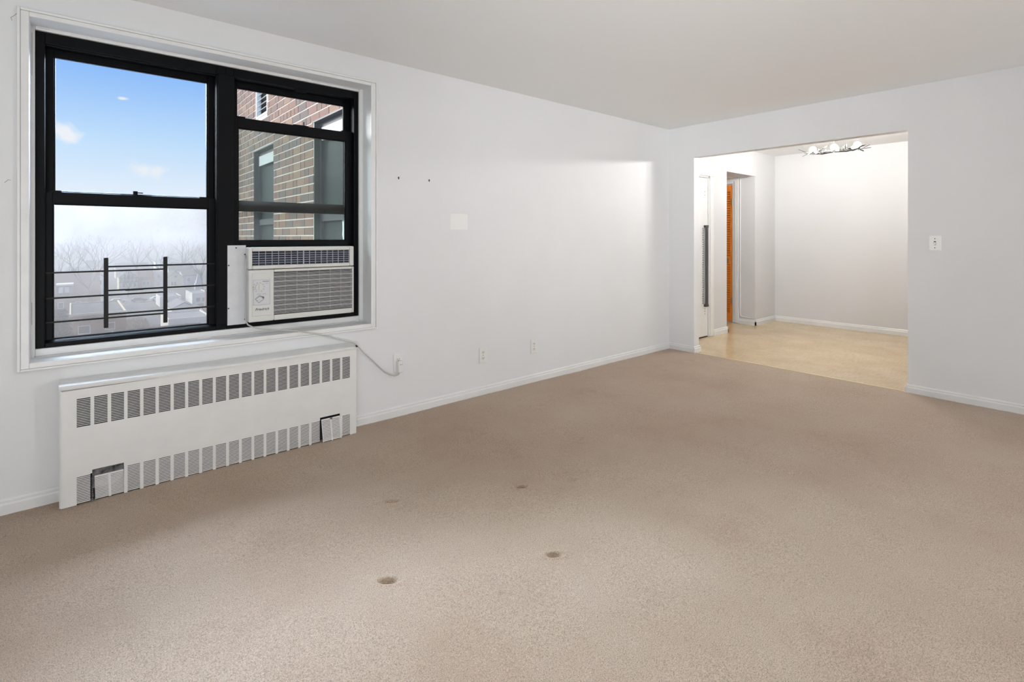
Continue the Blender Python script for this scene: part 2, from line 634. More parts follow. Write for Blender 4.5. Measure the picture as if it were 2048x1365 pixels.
# plaster panel between window and radiator cover
mb = MB().box(-.040, 1.40, YA - .004, YA + .002, .56, .64)
obj('trim_4', mb, M_wall, kind='structure', label='flat painted panel between window moulding and radiator cover', cat='trim')

# hairline cracks in the old paint
M_crack = mat('crack_shadow', (.32, .31, .30), .9)
for pts in ([(-.215, YA - .0005, 2.285), (-.208, YA - .0005, 2.292), (-.203, YA - .0005, 2.296), (-.190, YA - .0005, 2.318), (-.182, YA - .0005, 2.322)],
            [(-.214, YA - .0005, 2.284), (-.210, YA - .0005, 2.272)], [(-.235, YA - .0005, 1.52), (-.222, YA - .0005, 1.535), (-.214, YA - .0005, 1.532)]):
    obj('crack', MB().tube(pts, .0011, 5), M_crack, wall_left)
for a0, a1 in (((-.128, 3.436, 2.300), (-.085, 3.436, 2.300)), ((-.1475, 3.436, 2.27), (-.1475, 3.436, 2.06)), ((-.148, 3.436, .95), (-.148, 3.436, .84)),
               ((-.140, 3.436, .6845), (.55, 3.436, .6845)), ((.62, 3.436, .685), (1.50, 3.436, .685)), ((1.20, 3.436, 2.302), (1.54, 3.436, 2.302))):
    obj('crack', MB().tube([a0, a1], .0016, 5), M_crack, bpy.data.objects['trim_3'])

# ------------------------------------------------------------------ windows
FY0, FY1 = 3.450, 3.60


def sash(name, parent, x0, x1, z0, z1, y0, y1, wl, wr, wb, wt, pane_mat, mtx=M_black):
    mb = MB().ring(1, y0, y1, (x0, x1, z0, z1), (x0 + wl, x1 - wr, z0 + wb, z1 - wt))
    # glazing bead, a little thinner and set inside
    i = (x0 + wl, x1 - wr, z0 + wb, z1 - wt)
    mb.ring(1, y0 + .008, y1 - .008, i, (i[0] + .006, i[1] - .006, i[2] + .006, i[3] - .006))
    s = obj(name, mb, mtx, parent, bevel=.002)
    mbp = MB().box(i[0] - .004, i[1] + .004, (y0 + y1) / 2 - .002, (y0 + y1) / 2 + .002, i[2] - .004, i[3] + .004)
    obj('pane', mbp, pane_mat, s)
    return s


w1 = root('window_1', (.24, 3.5, FZ0), 'left black double-hung window with sky above and rooftops below', 'window', kind='structure')
mb = MB().ring(1, FY0, FY1, (FX0, .700, FZ0, FZ1), (-.102, .650, .742, 2.232))
mb.ring(1, FY0 + .012, FY0 + .02, (-.108, .656, .736, 2.238), (-.100, .648, .744, 2.226))
obj('frame', mb, M_black, w1, bevel=.003)
sash('upper_sash', w1, -.102, .650, 1.440, 2.232, 3.525, 3.560, .032, .031, .062, .034, M_glass)
ls = sash('lower_sash', w1, -.102, .650, .728, 1.500, 3.485, 3.520, .028, .035, .024, .060, M_glass)
mb = MB().box(-.08, .63, 3.574, 3.578, .742, 1.46)
obj('insect_screen', mb, M_screen, w1)
# sash lock and lift tabs
mb = MB().box(.20, .34, 3.492, 3.515, 1.500, 1.505).tube([(.266, 3.5, 1.503), (.266, 3.5, 1.522)], .011, 10).box(.262, .30, 3.497, 3.504, 1.511, 1.516)
obj('sash_lock', mb, M_black, w1)
mb = MB().box(-.09, -.04, 3.487, 3.516, 1.500, 1.507).box(.57, .63, 3.487, 3.516, 1.500, 1.506)
obj('tilt_latch', mb, M_black, w1)
mb = MB().prism([(3.45, .742), (3.485, .742), (3.485, .752), (3.462, .748)], 0, -.102, .65)
obj('sill_lip', mb, M_black, w1)

w2 = root('window_2', (1.11, 3.5, FZ0), 'right black double-hung window with raised sash above an air conditioner', 'window', kind='structure')
mb = MB().ring(1, FY0, FY1, (.700, FX1, FZ0, FZ1), (.742, 1.498, .757, 2.236))
mb.box(.655, .745, FY0 - .006, FY0 + .01, .75, 2.24)
obj('frame', mb, M_black, w2, bevel=.003)
sash('upper_sash', w2, .742, 1.498, 1.430, 2.236, 3.532, 3.567, .033, .034, .062, .036, M_glass)
sash('lower_sash', w2, .742, 1.498, 1.212, 2.004, 3.485, 3.520, .032, .042, .034, .062, M_dirty)
mb = MB().box(1.10, 1.20, 3.492, 3.515, 2.004, 2.010).tube([(1.172, 3.5, 2.006), (1.172, 3.5, 2.034)], .0035, 8)
obj('sash_lock', mb, M_black, w2)
mb = MB().box(.752, .815, 3.487, 3.516, 2.004, 2.012).box(1.425, 1.49, 3.487, 3.516, 2.004, 2.012)
obj('tilt_latch', mb, M_black, w2)
mb = MB().tube([(.80, 3.462, 2.245), (1.553, 3.462, 2.245)], .011, 10)
mb.sphere((1.545, 3.455, 2.245), .013, 10, 6)
mb.box(1.10, 1.17, 3.447, 3.453, 2.215, 2.235)
obj('shade_rod', mb, M_black, w2)

# window guard: two overlapping black iron sections
g = root('window_guard', (.27, 3.47, .79), 'black iron window guard of two posts and thin rails in the left window', 'window guard')
for x0, x1 in ((.128, .1475), (.390, .4095)):
    obj('post', MB().box(x0, x1, 3.462, 3.472, .789, 1.160), M_iron, g, bevel=.0015)
for z in (1.090, .9615, .8405):
    obj('rail', MB().box(-.104, .40, 3.473, 3.479, z - .0042, z + .0042), M_iron, g)
for z in (1.112, .985, .858):
    obj('rail', MB().box(.138, .652, 3.480, 3.4845, z - .0042, z + .0042), M_iron, g)
obj('rail_sleeve', MB().box(.22, .30, 3.4715, 3.4815, .979, .989), M_iron, g)

# ------------------------------------------------------------------ air conditioner
ac = root('air_conditioner', (1.13, 3.42, .75), 'cream window air conditioner under the raised sash of the right window', 'air conditioner')
AX0, AX1, AZ0, AZ1 = .802, 1.458, .757, 1.208
yf = 3.36


def rrect(x0, x1, z0, z1, r, k=4):
    pts = []
    for cx, cz, a in ((x1 - r, z0 + r, -90), (x1 - r, z1 - r, 0), (x0 + r, z1 - r, 90), (x0 + r, z0 + r, 180)):
        for i in range(k + 1):
            th = math.radians(a + 90 * i / k)
            pts.append((cx + r * math.cos(th), cz + r * math.sin(th)))
    return pts


mb = MB().box(AX0 + .012, AX1 - .008, 3.42, 3.85, AZ0 + .012, AZ1 - .006)
obj('casing', mb, M_acgrey, ac, bevel=.004)
# front bezel: top strip around discharge grille, seam, lower frame around intake grille and control panel
mb = MB()
gx0, gx1, gz0, gz1 = .824, 1.429, 1.098, 1.183          # discharge grille
mb.ring(1, yf, 3.43, (AX0, AX1, 1.075, AZ1), (gx0, gx1, gz0, gz1))
obj('upper_bezel', mb, M_ac, ac, bevel=.006)
ix0, ix1, iz0, iz1 = .947, 1.448, .790, 1.054
mb = MB().ring(1, yf + .003, 3.43, (AX0 + .002, AX1 + .002, AZ0, 1.071), (ix0, ix1, iz0, iz1))
obj('lower_bezel', mb, M_ac, ac, bevel=.007)
mb = MB().box(AX0 + .02, ix0 - .012, yf - .001, yf + .01, AZ0 + .035, 1.052)
obj('control_panel', mb, M_ac, ac, bevel=.003)
mb = MB().box(gx0, gx1, yf + .030, yf + .04, gz0, gz1)
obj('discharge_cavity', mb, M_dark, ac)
mb = MB()
nsl = 16
for i in range(1, nsl):
    x = gx0 + (gx1 - gx0) * i / nsl
    wd = .0014 if i != 8 else .003
    mb.box(x - wd, x + wd, yf + .006, yf + .016, gz0, gz1)
for i in range(1, 6):
    z = gz0 + (gz1 - gz0) * i / 6
    mb.hexa([(x, y, zz) for zz, dz in ((z - .0013, 0), (z + .0013, 0)) for y, in ((yf + .010,), (yf + .026,)) for x in (gx0, gx1)])
obj('discharge_louvre', mb, M_acline, ac, kind='stuff')
mb = MB()
for i in range(8):
    x = gx0 + (gx1 - gx0) * (i * 2 + .5) / nsl
for i in range(6):
    z = gz0 + (gz1 - gz0) * (i + .5) / 6
    mb.prism([(yf + .014, z - .004), (yf + .016, z - .005), (yf + .029, z + .003), (yf + .028, z + .005)], 0, gx0, gx1)
obj('discharge_vane', mb, M_acblue, ac, kind='stuff')
mb = MB().box(ix0, ix1, yf + .034, yf + .04, iz0, iz1)
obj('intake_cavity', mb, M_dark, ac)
mb = MB()
n = 9
for i in range(1, n):
    z = iz0 + (iz1 - iz0) * i / n
    mb.box(ix0, ix1, yf + .003, yf + .014, z - .0021, z + .0021)
obj('intake_slat', mb, M_ac, ac, label='bright main slats of the intake grille')
mb = MB()
for i in range(n):
    for k in range(1, 4):
        z = iz0 + (iz1 - iz0) * (i + k / 4) / n
        mb.box(ix0, ix1, yf + .006, yf + .016, z - .0017, z + .0017)
for i in range(1, 7):
    x = ix0 + (ix1 - ix0) * i / 7
    mb.box(x - .0012, x + .0012, yf + .020, yf + .030, iz0, iz1)
obj('intake_fin', mb, M_acslat, ac, kind='stuff')
# label with dial drawing
sx0, sx1, sz0, sz1 = .828, .922, .859, 1.012
st = obj('control_label', MB().box(sx0, sx1, yf - .0025, yf, sz0, sz1), M_sticker, ac)
mb = MB().ring(1, yf - .0032, yf - .002, (sx0, sx1, sz0, sz1), (sx0 + .0012, sx1 - .0012, sz0 + .0012, sz1 - .0012))
mb.box(.880, .916, yf - .0032, yf - .002, .998, 1.003)
mb.box(.898, .910, yf - .0032, yf - .002, .988, .990)
mb.box(.846, .872, yf - .0032, yf - .002, .925, .927)
mb.box(.878, .898, yf - .0032, yf - .002, .925, .927)
mb.box(.846, .912, yf - .0032, yf - .002, .919, .9197)
for k in range(10):
    th = math.radians(-150 + 300 * k / 9)
    x = .858 + .031 * math.sin(th)
    z = .966 + .027 * math.cos(th)
    mb.box(x - .004, x + .004, yf - .0032, yf - .002, z - .0015, z + .0015)
obj('label_print', mb, M_ink2, st)
mb = MB().tube([(.858, yf - .012, .966), (.858, yf - .002, .966)], .020, 20)
mb.box(.856, .860, yf - .020, yf - .010, .950, .982)
obj('thermostat_knob', mb, M_ac, ac, bevel=.001)
# folded card picture printed below the dial
mb = MB()
cc = [(.836, .897), (.862, .918), (.888, .908), (.886, .890), (.858, .870)]
mb.prism([(p[0], p[1]) for p in cc], 1, yf - .0030, yf - .002)
obj('label_picture', mb, M_ink2, st)
mb = MB().prism([(.842, .894), (.862, .909), (.878, .902), (.857, .884)], 1, yf - .0034, yf - .0028)
mb.prism([(.850, .885), (.876, .899), (.884, .893), (.858, .876)], 1, yf - .0034, yf - .0028)
obj('label_highlight', mb, M_sticker, st)
mb = MB().prism([(.872, .912), (.888, .907), (.888, .895)], 1, yf - .0036, yf - .0028)
obj('label_shadow_print', mb, M_ink, st)
# script logo
cu = bpy.data.curves.new('logo', 'FONT')
cu.body = 'Friedrich'
cu.size = .0215
cu.shear = .35
cu.extrude = .0004
cu.offset = .0003
cu.align_x = 'LEFT'
cu.materials.append(M_ink)
tmp = bpy.data.objects.new('logo_text', cu)
COL.objects.link(tmp)
bpy.context.view_layer.update()
lme = bpy.data.meshes.new_from_object(tmp.evaluated_get(bpy.context.evaluated_depsgraph_get()))
bpy.data.objects.remove(tmp)
lo = bpy.data.objects.new('logo', lme)
COL.objects.link(lo)
lo.parent = ac
lo.rotation_euler = (math.pi / 2, 0, 0)
lo.location = Vector((.838, yf - .0015, .826)) - wloc(ac)
# side filler plate with screws
fp = obj('side_filler', MB().box(.706, .806, 3.437, 3.444, .742, 1.220), M_acgrey, ac, bevel=.001)
for x, z in ((.712, 1.10), (.711, .843), (.800, 1.165), (.800, .770), (.752, 1.205)):
    obj('screw', MB().tube([(x, 3.434, z), (x, 3.438, z)], .0045, 8), M_slot, fp)
obj('side_bracket', MB().box(1.459, 1.470, 3.43, 3.45, .895, .985), M_acgrey, ac)
obj('infill_panel', MB().box(.80, 1.498, 3.482, 3.49, .757, 1.212), M_black, ac)
obj('drip_tab', MB().box(1.13, 1.17, yf - .004, yf + .004, 1.084, 1.089), M_ac, ac)
cord_pts = [(.797, 3.41, 1.16), (.794, 3.40, 1.125), (.793, 3.398, .95), (.794, 3.40, .79), (.797, 3.398, .765), (.806, 3.39, .741), (.830, 3.375, .727), (.86, 3.36, .716), (.915, 3.335, .709),
            (.975, 3.297, .702), (1.04, 3.288, .692), (1.10, 3.286, .678), (1.2, 3.286, .650), (1.303, 3.284, .610), (1.36, 3.278, .590), (1.401, 3.272, .576), (1.425, 3.27, .562),
            (1.445, 3.275, .545), (1.496, 3.292, .491), (1.578, 3.300, .411), (1.625, 3.302, .362), (1.66, 3.302, .329), (1.699, 3.298, .304), (1.731, 3.290, .293), (1.752, 3.285, .297), (1.763, 3.283, .312)]
mb = MB().tube(cord_pts, .0042, 8)
pc = obj('power_cord', mb, M_cord, ac, smooth=True)
mb = MB().box(1.747, 1.787, 3.270, 3.308, .312, .392)
pl = obj('plug', mb, M_plug, pc, bevel=.006)
obj('plug_button', MB().box(1.758, 1.764, 3.2685, 3.272, .366, .372).box(1.770, 1.778, 3.2685, 3.272, .367, .371), M_ink2, ac)

# ------------------------------------------------------------------ radiator cover
rc = root('radiator_cover', (.68, 3.25, 0), 'white enamelled metal radiator cover with slotted grilles under the window', 'radiator')
RX0, RX1, RY = -.036, 1.398, 3.190
PZ = .546
pitch = .0645
vw = .0505
vx = [.0175 + pitch * i for i in range(21)]
UZ0, UZ1 = .368, .505
LZ0, LZ1 = .004, .136
th = .003
fl1 = (.0745, .1965, .150)      # cut-out behind the dropped flap
fl2 = (1.166, 1.292, .147)
mb = MB()
mb.box(RX0, RX1, RY, RY + th, UZ1, PZ)
mb.box(RX0, RX1, RY, RY + th, .152, UZ0)
for (a, bb) in [(RX0, fl1[0]), (fl1[1], fl2[0]), (fl2[1], RX1)]:
    mb.box(a, bb, RY, RY + th, LZ1, .152)
for z0, z1, low in ((UZ0, UZ1, False), (LZ0, LZ1, True)):
    edges = [RX0] + [e for x in vx for e in (x, x + vw)] + [RX1]
    for k in range(0, len(edges), 2):
        a, bb = edges[k], edges[k + 1]
        if low:
            if a > fl1[0] - .01 and bb < fl1[1] + .01:
                continue
            if a > fl2[0] - .01 and bb < fl2[1] + .01:
                continue
            if a < fl1[0] < bb:
                bb = fl1[0]
            if a < fl1[1] < bb:
                a = fl1[1]
            if a < fl2[0] < bb:
                bb = fl2[0]
            if a < fl2[1] < bb:
                a = fl2[1]
        mb.box(a, bb, RY, RY + th, z0 if not low else 0, z1)
# rolled top edge
mb.prism([(RY, PZ), (RY + th, PZ), (RY + .012, PZ + .006), (RY + .020, PZ + .006), (RY + .020, PZ + .003), (RY + .006, PZ - .002)][::-1], 0, RX0, RX1)
fpn = obj('front_panel', mb, M_rad, rc)


def grille(z0, z1, nsl, frac, tilt):
    mb = MB()
    p = (z1 - z0) / nsl
    for i in range(nsl):
        z = z0 + p * i
        mb.prism([(RY + .0005, z + p * (1 - frac)), (RY + .003, z + p * (1 - frac) - tilt), (RY + .003, z + p - tilt), (RY + .0005, z + p)], 0, 0, vw)
    return mb


gu = grille(UZ0, UZ1, 17, .37, 0)
gl = grille(LZ0, LZ1, 17, .60, .001)
upper_mesh = lower_mesh = None
for i, x in enumerate(vx):
    if upper_mesh is None:
        m_ = MB()
        m_.add([(p[0] + x, p[1], p[2]) for p in gu.v], gu.f)
        upper_mesh = obj('grille', m_, M_rad, rc)
        base_u = wloc(upper_mesh)
    else:
        copy(upper_mesh, rc, base_u + Vector((x - vx[0], 0, 0)))
low_first = None
for i, x in enumerate(vx):
    if i in (1, 2) or i in (18, 19):
        continue
    if low_first is None:
        m_ = MB()
        m_.add([(p[0] + x, p[1], p[2]) for p in gl.v], gl.f)
        low_first = obj('grille', m_, M_rad, rc)
        base_l = wloc(low_first)
    else:
        copy(low_first, rc, base_l + Vector((x - vx[0], 0, 0)))


def flap(x0, x1, z1, xa, ya, lean, label):
    """access flap: frame around two slotted grilles; leaning by lean metres outwards at its foot"""
    def sk(p):
        k = 1 - (p[2] / z1)
        return (p[0] + .003 * k, p[1] + ya - lean * k, p[2])
    mb = MB()
    cols = [x0, xa[0], xa[0] + vw, xa[1], xa[1] + vw, x1]
    for k in (0, 2, 4):
        mb.box(cols[k], cols[k + 1], RY, RY + th, .002, z1)
    for k in (1, 3):
        mb.box(cols[k], cols[k + 1], RY, RY + th, z1 - .004, z1)
    mb.v = [sk(p) for p in mb.v]
    f = obj('access_flap', mb, M_rad, rc, label=label)
    for k in (0, 1):
        gg = grille(.004, z1 - .004, 15, .70, .001)
        gg.v = [sk((p[0] + xa[k], p[1], p[2])) for p in gg.v]
        obj('grille', gg, M_rad, f)


flap(.0835, .1955, .118, (.0845, .1445), .004, .0, 'loose slotted flap dropped below its dark cut-out')
flap(1.1745, 1.2915, .138, (1.178, 1.236), 0, .022, 'slotted flap bent out at its foot')
mb = MB().box(.0745, .1965, RY + .006, RY + .009, .06, .152)
obj('cut_out_backing', mb, M_mottled, rc, label='mottled dark strip above the loose flap')  # mottled dark sheet set behind the gap above the flap
# ragged torn edge of the cut-out
mb = MB()
for k in range(9):
    x = .0745 + .0135 * k
    hgt = random.uniform(.002, .006)
    mb.box(x, x + .012, RY - .0006, RY + .002, .150 - hgt * .3, .150 + hgt * .5)
for k in range(6):
    z = .118 - .02 * k
    mb.box(.0725, .0725 + random.uniform(.004, .008), RY - .0006, RY + .002, z - .018, z)
obj('torn_edge', mb, M_mottled, rc, label='black torn edge of the cut-out', kind='stuff')
mb = MB().prism([(1.222, .136), (1.232, .146), (1.240, .139), (1.234, .131)], 1, RY - .012, RY - .008)
obj('bent_scrap', mb, M_mottled, rc, label='small bent scrap of metal on the right flap')
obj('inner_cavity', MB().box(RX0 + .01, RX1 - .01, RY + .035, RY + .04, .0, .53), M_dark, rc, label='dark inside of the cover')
# side panels
for x in (RX0 - .004, RX1):
    obj('side_panel', MB().box(x, x + .004, RY + .002, YA - .003, 0, PZ + .004), M_rad, rc)
obj('side_flange', MB().box(RX0 - .009, RX0 - .004, RY + .010, RY + .03, 0, PZ + .012), M_rad, rc)
# domed lid, warped up at its left end
mb = MB()
prof = [(RY - .002, -.010), (RY - .004, .000), (RY + .002, .008), (RY + .020, .0135), (RY + .055, .018), (RY + .09, .019), (YA - .001, .017), (YA - .001, .009), (RY + .09, .010),
        (RY + .020, .004), (RY + .004, -.001), (RY + .002, -.010)]
n = len(prof)
ks = 13
vs = []
for k in range(ks):
    s = k / (ks - 1)
    x = RX0 - .010 + (RX1 + .008 - RX0 + .010) * s
    lift = .011 * max(0, 1 - s / .55) ** 1.2
    for (y, z) in prof:
        vs.append((x, y, PZ + .006 + z + lift))
fs = []
for k in range(ks - 1):
    for i in range(n):
        j = (i + 1) % n
        fs.append((k * n + i, k * n + j, (k + 1) * n + j, (k + 1) * n + i))
fs.append(tuple(range(n - 1, -1, -1)))
fs.append(tuple((ks - 1) * n + i for i in range(n)))
mb = MB().add(vs, fs)
obj('top_lid', mb, M_rad, rc)
obj('corner_screw', MB().tube([(1.402, RY + .006, .565), (1.402, RY - .008, .562)], .006, 8), M_slot, rc)


# ------------------------------------------------------------------ outlets, switch, wall marks
def outlet(x0, x1, z0, z1, label, tilt=0):
    cx, cz = (x0 + x1) / 2, (z0 + z1) / 2
    r = root('wall_outlet', (cx, YA, z0), label, 'outlet', 'white outlets on the window wall')
    obj('cover_plate', MB().box(x0, x1, YA - .007, YA + .001, z0, z1), M_plug, r, bevel=.003)
    hh = (z1 - z0)
    for k in (-1, 1):
        c = cz + k * hh * .19
        rec = obj('receptacle', MB().prism(rrect(cx - .015, cx + .015, c - .013, c + .013, .009), 1, YA - .0095, YA - .006), M_plug, r)
        mb = MB().box(cx - .008, cx - .005, YA - .0105, YA - .009, c - .002, c + .007).box(cx + .005, cx + .008, YA - .0105, YA - .009, c - .002, c + .007)
        mb.tube([(cx, YA - .0105, c - .007), (cx, YA - .009, c - .007)], .003, 8)
        obj('slot', mb, M_slot, rec)
    obj('screw', MB().tube([(cx, YA - .009, cz), (cx, YA - .006, cz)], .003, 8), M_slot, r)
    return r


outlet(1.726, 1.800, .312, .440, 'white wall outlet with the air conditioner plug in it')
outlet(2.484, 2.557, .254, .380, 'white wall outlet alone, middle one along the wall, between plug and corner')
outlet(3.044, 3.116, .250, .374, 'white wall outlet farthest along the wall, nearest the dining opening')
sw = root('light_switch', (XB, .923, 1.162), 'white toggle light switch beside the dining room opening', 'switch')
obj('cover_plate', MB().box(XB - .006, XB + .001, .885, .961, 1.162, 1.281), M_plate, sw, bevel=.003)
obj('toggle_slot', MB().box(XB - .0068, XB - .005, .9165, .9295, 1.206, 1.238), M_slot, sw)
obj('toggle', MB().hexa([(XB - .006, .918, 1.211), (XB - .015, .918, 1.208), (XB - .006, .928, 1.211), (XB - .015, .928, 1.208),
                         (XB - .006, .918, 1.232), (XB - .013, .919, 1.216), (XB - .006, .928, 1.232), (XB - .013, .927, 1.216)]), M_plug, sw)
for z in (1.263, 1.188):
    z = 1.2215 + (z - 1.2255) * .95
    obj('screw', MB().tube([(XB - .0078, .923, z), (XB - .005, .923, z)], .0038, 8), M_slot, sw)
for x, lb in ((1.769, 'small dark wall anchor in the window wall, the one nearer the window'), (2.02, 'small dark wall anchor in the window wall, the one farther from the window')):
    a = MB().tube([(x, YA - .003, 1.692), (x, YA + .001, 1.692)], .0055, 10).box(x - .002, x + .002, YA - .006, YA - .001, 1.682, 1.700)
    obj('wall_anchor', a, M_slot, label=lb, cat='wall anchor', group='wall anchors beside the window')
mb = MB().prism([(2.206, 1.335), (2.212, 1.330), (2.366, 1.328), (2.371, 1.336), (2.369, 1.448), (2.30, 1.452), (2.208, 1.450)], 1, YA - .0012, YA + .001)
obj('paint_patch', mb, M_patch, wall_left, label='square of fresher white paint')

# ------------------------------------------------------------------ dining room: white door, hall opening, closet door
d1 = root('door_1', (5.8, YD, 0), 'white door in the dining room wall with a dark vertical bar', 'door', kind='structure')
mb = MB()
for x0, x1 in ((DX0 - .07, DX0), (DX1, DX1 + .085)):
    mb.prism([(x0, YD - .014), (x1, YD - .014), (x1, YD + .001), (x0, YD + .001)], 2, 0, DZ)
mb.box(DX0 - .07, DX1 + .085, YD - .016, YD + .001, DZ, DZ + .055)
obj('casing', mb, M_trim, d1, bevel=.004)
mb = MB().box(DX0, DX0 + .02, YD, YD + .16, 0, DZ).box(DX1 - .02, DX1, YD, YD + .16, 0, DZ).box(DX0, DX1, YD, YD + .16, DZ - .02, DZ)
obj('jamb', mb, M_trim, d1)
obj('slab', MB().box(DX0 + .024, DX1 - .024, YD + .012, YD + .052, .014, DZ - .024), M_trim, d1, bevel=.002)
obj('bottom_gap', MB().box(DX0 + .02, DX1 - .02, YD + .02, YD + .15, -.003, .006), M_slot, d1)
obj('vertical_bar', MB().box(6.064, 6.118, YD - .026, YD - .012, .405, 1.405), M_bar, d1, bevel=.003)
mb = MB()
for z in (.39, 1.39):
    mb.box(6.07, 6.135, YD - .02, YD + .012, z, z + .03)
    mb.tube([(6.13, YD - .012, z + .015), (6.155, YD - .004, z + .02)], .005, 8)
obj('bar_bracket', mb, M_slot, d1)
mb = MB()
for k in range(34):
    mb.box(6.035, 6.05, YD + .002, YD + .012, .43 + k * .0285, .444 + k * .0285)
obj('perforated_strip', mb, M_ink2, d1)
for z in (1.80, 1.845, .30, .33, .36):
    obj('screw', MB().tube([(6.09, YD + .006, z), (6.09, YD + .013, z)], .008, 8), M_chrome, d1)

d2 = root('door_2', (HX1, 4.08, 0), 'orange varnished louvred closet door inside the hall opening', 'door', kind='structure')
cy0, cy1 = 3.705, 4.42
mb = MB()
xf = HX1
mb.box(xf - .018, xf + .002, 3.600, 3.66, 0, 2.10).box(xf - .018, xf + .002, 4.46, 4.52, 0, 2.10)
mb.box(xf - .018, xf + .002, 3.60, 4.52, 2.10, 2.143)
mb.box(xf - .004, xf + .1, 3.66, 3.695, 0, 2.10).box(xf - .004, xf + .1, 4.43, 4.46, 0, 2.10).box(xf - .004, xf + .1, 3.69, 4.43, 2.065, 2.10)
obj('door_frame', mb, M_trim, d2, bevel=.003)
mid = (cy0 + cy1) / 2
for (a, bb) in ((cy0, mid - .002), (mid + .002, cy1)):
    leaf = MB()
    for y0, y1 in ((a, a + .030), (bb - .030, bb)):
        leaf.box(xf + .004, xf + .032, y0, y1, .012, 2.048)
    for z0, z1 in ((.012, .13), (.86, .965), (1.95, 2.048)):
        leaf.box(xf + .004, xf + .032, a + .030, bb - .030, z0, z1)
    lf = obj('door_leaf', leaf, M_orange, d2, bevel=.002)
    lv = MB()
    for z0, z1 in ((.13, .86), (.965, 1.95)):
        nn = int((z1 - z0) / .034)
        for k in range(nn):
            z = z0 + (z1 - z0) * (k + .5) / nn
            lv.prism([(xf + .006, z - .016), (xf + .011, z - .018), (xf + .030, z + .010), (xf + .025, z + .012)], 1, a + .030, bb - .030)
    obj('louvre', lv, M_orange, lf, kind='stuff')
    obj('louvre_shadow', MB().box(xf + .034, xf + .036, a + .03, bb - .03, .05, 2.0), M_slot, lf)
obj('edge_strip', MB().box(xf + .003, xf + .030, cy0 - .006, cy0, .014, 2.046), M_pine, d2)
mb = MB()
for z in (.28, 1.75):
    mb.box(xf - .003, xf + .006, cy0 - .012, cy0 + .012, z, z + .09)
    mb.tube([(xf - .004, cy0 - .003, z), (xf - .004, cy0 - .003, z + .09)], .006, 8)
obj('hinge', mb, M_brass, d2)
obj('latch_plate', MB().box(xf, xf + .006, cy0 + .05, cy0 + .12, .88, .95), M_brass, d2)
d2.location = d2.location

# pull-up of the hall trim: thin painted conduit along closet casing
obj('trim_5', MB().tube([(xf - .010, 3.575, 2.12), (xf - .010, 3.575, .16), (xf - .010, 3.565, .115), (xf - .010, 3.54, .10), (xf - .010, 3.38, .095)], .006, 8), M_trim, kind='structure',
    label='thin painted cable running down beside the closet door frame', cat='trim')

# ------------------------------------------------------------------ dining light: three bare bulbs in chrome leaves
LX, LY = 6.33, 1.99
cl_ = root('ceiling_lamp', (LX, LY, CEIL), 'chrome leafy ceiling lamp with three lit bulbs in the dining room', 'lamp')
mb = MB()
for k in range(1):
    prof = [(.0, 0), (.07, 0), (.075, -.012), (.05, -.03), (.0, -.034)]
mb.tube([(LX, LY, CEIL + .002), (LX, LY, CEIL - .012), (LX, LY, CEIL - .028)], [.07, .075, .05], 20)
mb.tube([(LX, LY, CEIL - .02), (LX, LY, 2.25)], .008, 10)
obj('canopy', mb, M_chrome, cl_, smooth=False)
mb = MB().tube([(LX, LY - .24, 2.215), (LX, LY - .12, 2.195), (LX, LY, 2.205), (LX, LY + .12, 2.195), (LX, LY + .24, 2.215)], .009, 8)
obj('arm', mb, M_leaf, cl_, smooth=True)
bulbs = [(6.33, 2.203, 2.252), (6.33, 1.99, 2.252), (6.36, 1.78, 2.252)]
for (x, y, z) in bulbs:
    s = obj('socket', MB().tube([(x, y, 2.195), (x, y, 2.225)], [.014, .018], 12), M_chrome, cl_)
    obj('bulb', MB().sphere((x, y, z), .034, 14, 8), M_bulb, s, smooth=True)


def leafstrip(p, d, up, L, wd, curl):
    vs = []
    d = Vector(d).normalized()
    side = d.cross(Vector(up)).normalized()
    n = 7
    for k in range(n):
        s = k / (n - 1)
        c = Vector(p) + d * L * s * math.cos(curl * s * .5) + Vector(up) * (L * curl * s * s * .45)
        wv = wd * math.sin(math.pi * min(1, .12 + .88 * (1 - s) ** .8)) * (1 if k < n - 1 else .05)
        for sg in (-1, 0, 1):
            vs.append(c + side * wv * sg + Vector(up) * (-.004 * (1 - abs(sg))))
    fs = []
    for k in range(n - 1):
        for j in range(2):
            fs.append((k * 3 + j, k * 3 + j + 1, k * 3 + j + 4, k * 3 + j + 3))
    return vs, fs


rl = random.Random(11)
for (x, y, z) in bulbs:
    for k in range(9):
        th = 2 * math.pi * k / 9 + rl.uniform(-.2, .2)
        dv = Vector((math.cos(th) * .8, math.sin(th) * 1.2, rl.uniform(-.25, .35)))
        vs, fs = leafstrip((x + .02 * math.cos(th), y + .02 * math.sin(th), 2.215), dv, (0, 0, 1), rl.uniform(.08, .13), rl.uniform(.011, .018), rl.uniform(-.5, .9))
        mbl = MB().add(vs, fs)
        o = obj('leaf', mbl, M_leaf, cl_, smooth=True)
        md = o.modifiers.new('thickness', 'SOLIDIFY')
        md.thickness = .0012
for y0 in (LY + .11, LY - .11):
    for k in range(5):
        th = rl.uniform(0, 6.28)
        vs, fs = leafstrip((LX, y0 + rl.uniform(-.02, .02), 2.205), (math.cos(th) * .6, math.sin(th), rl.uniform(-.1, .6)), (0, 0, 1), rl.uniform(.06, .09), .010, rl.uniform(-.4, .8))
        o = obj('leaf', MB().add(vs, fs), M_leaf, cl_, smooth=True)
        md = o.modifiers.new('thickness', 'SOLIDIFY')
        md.thickness = .0012

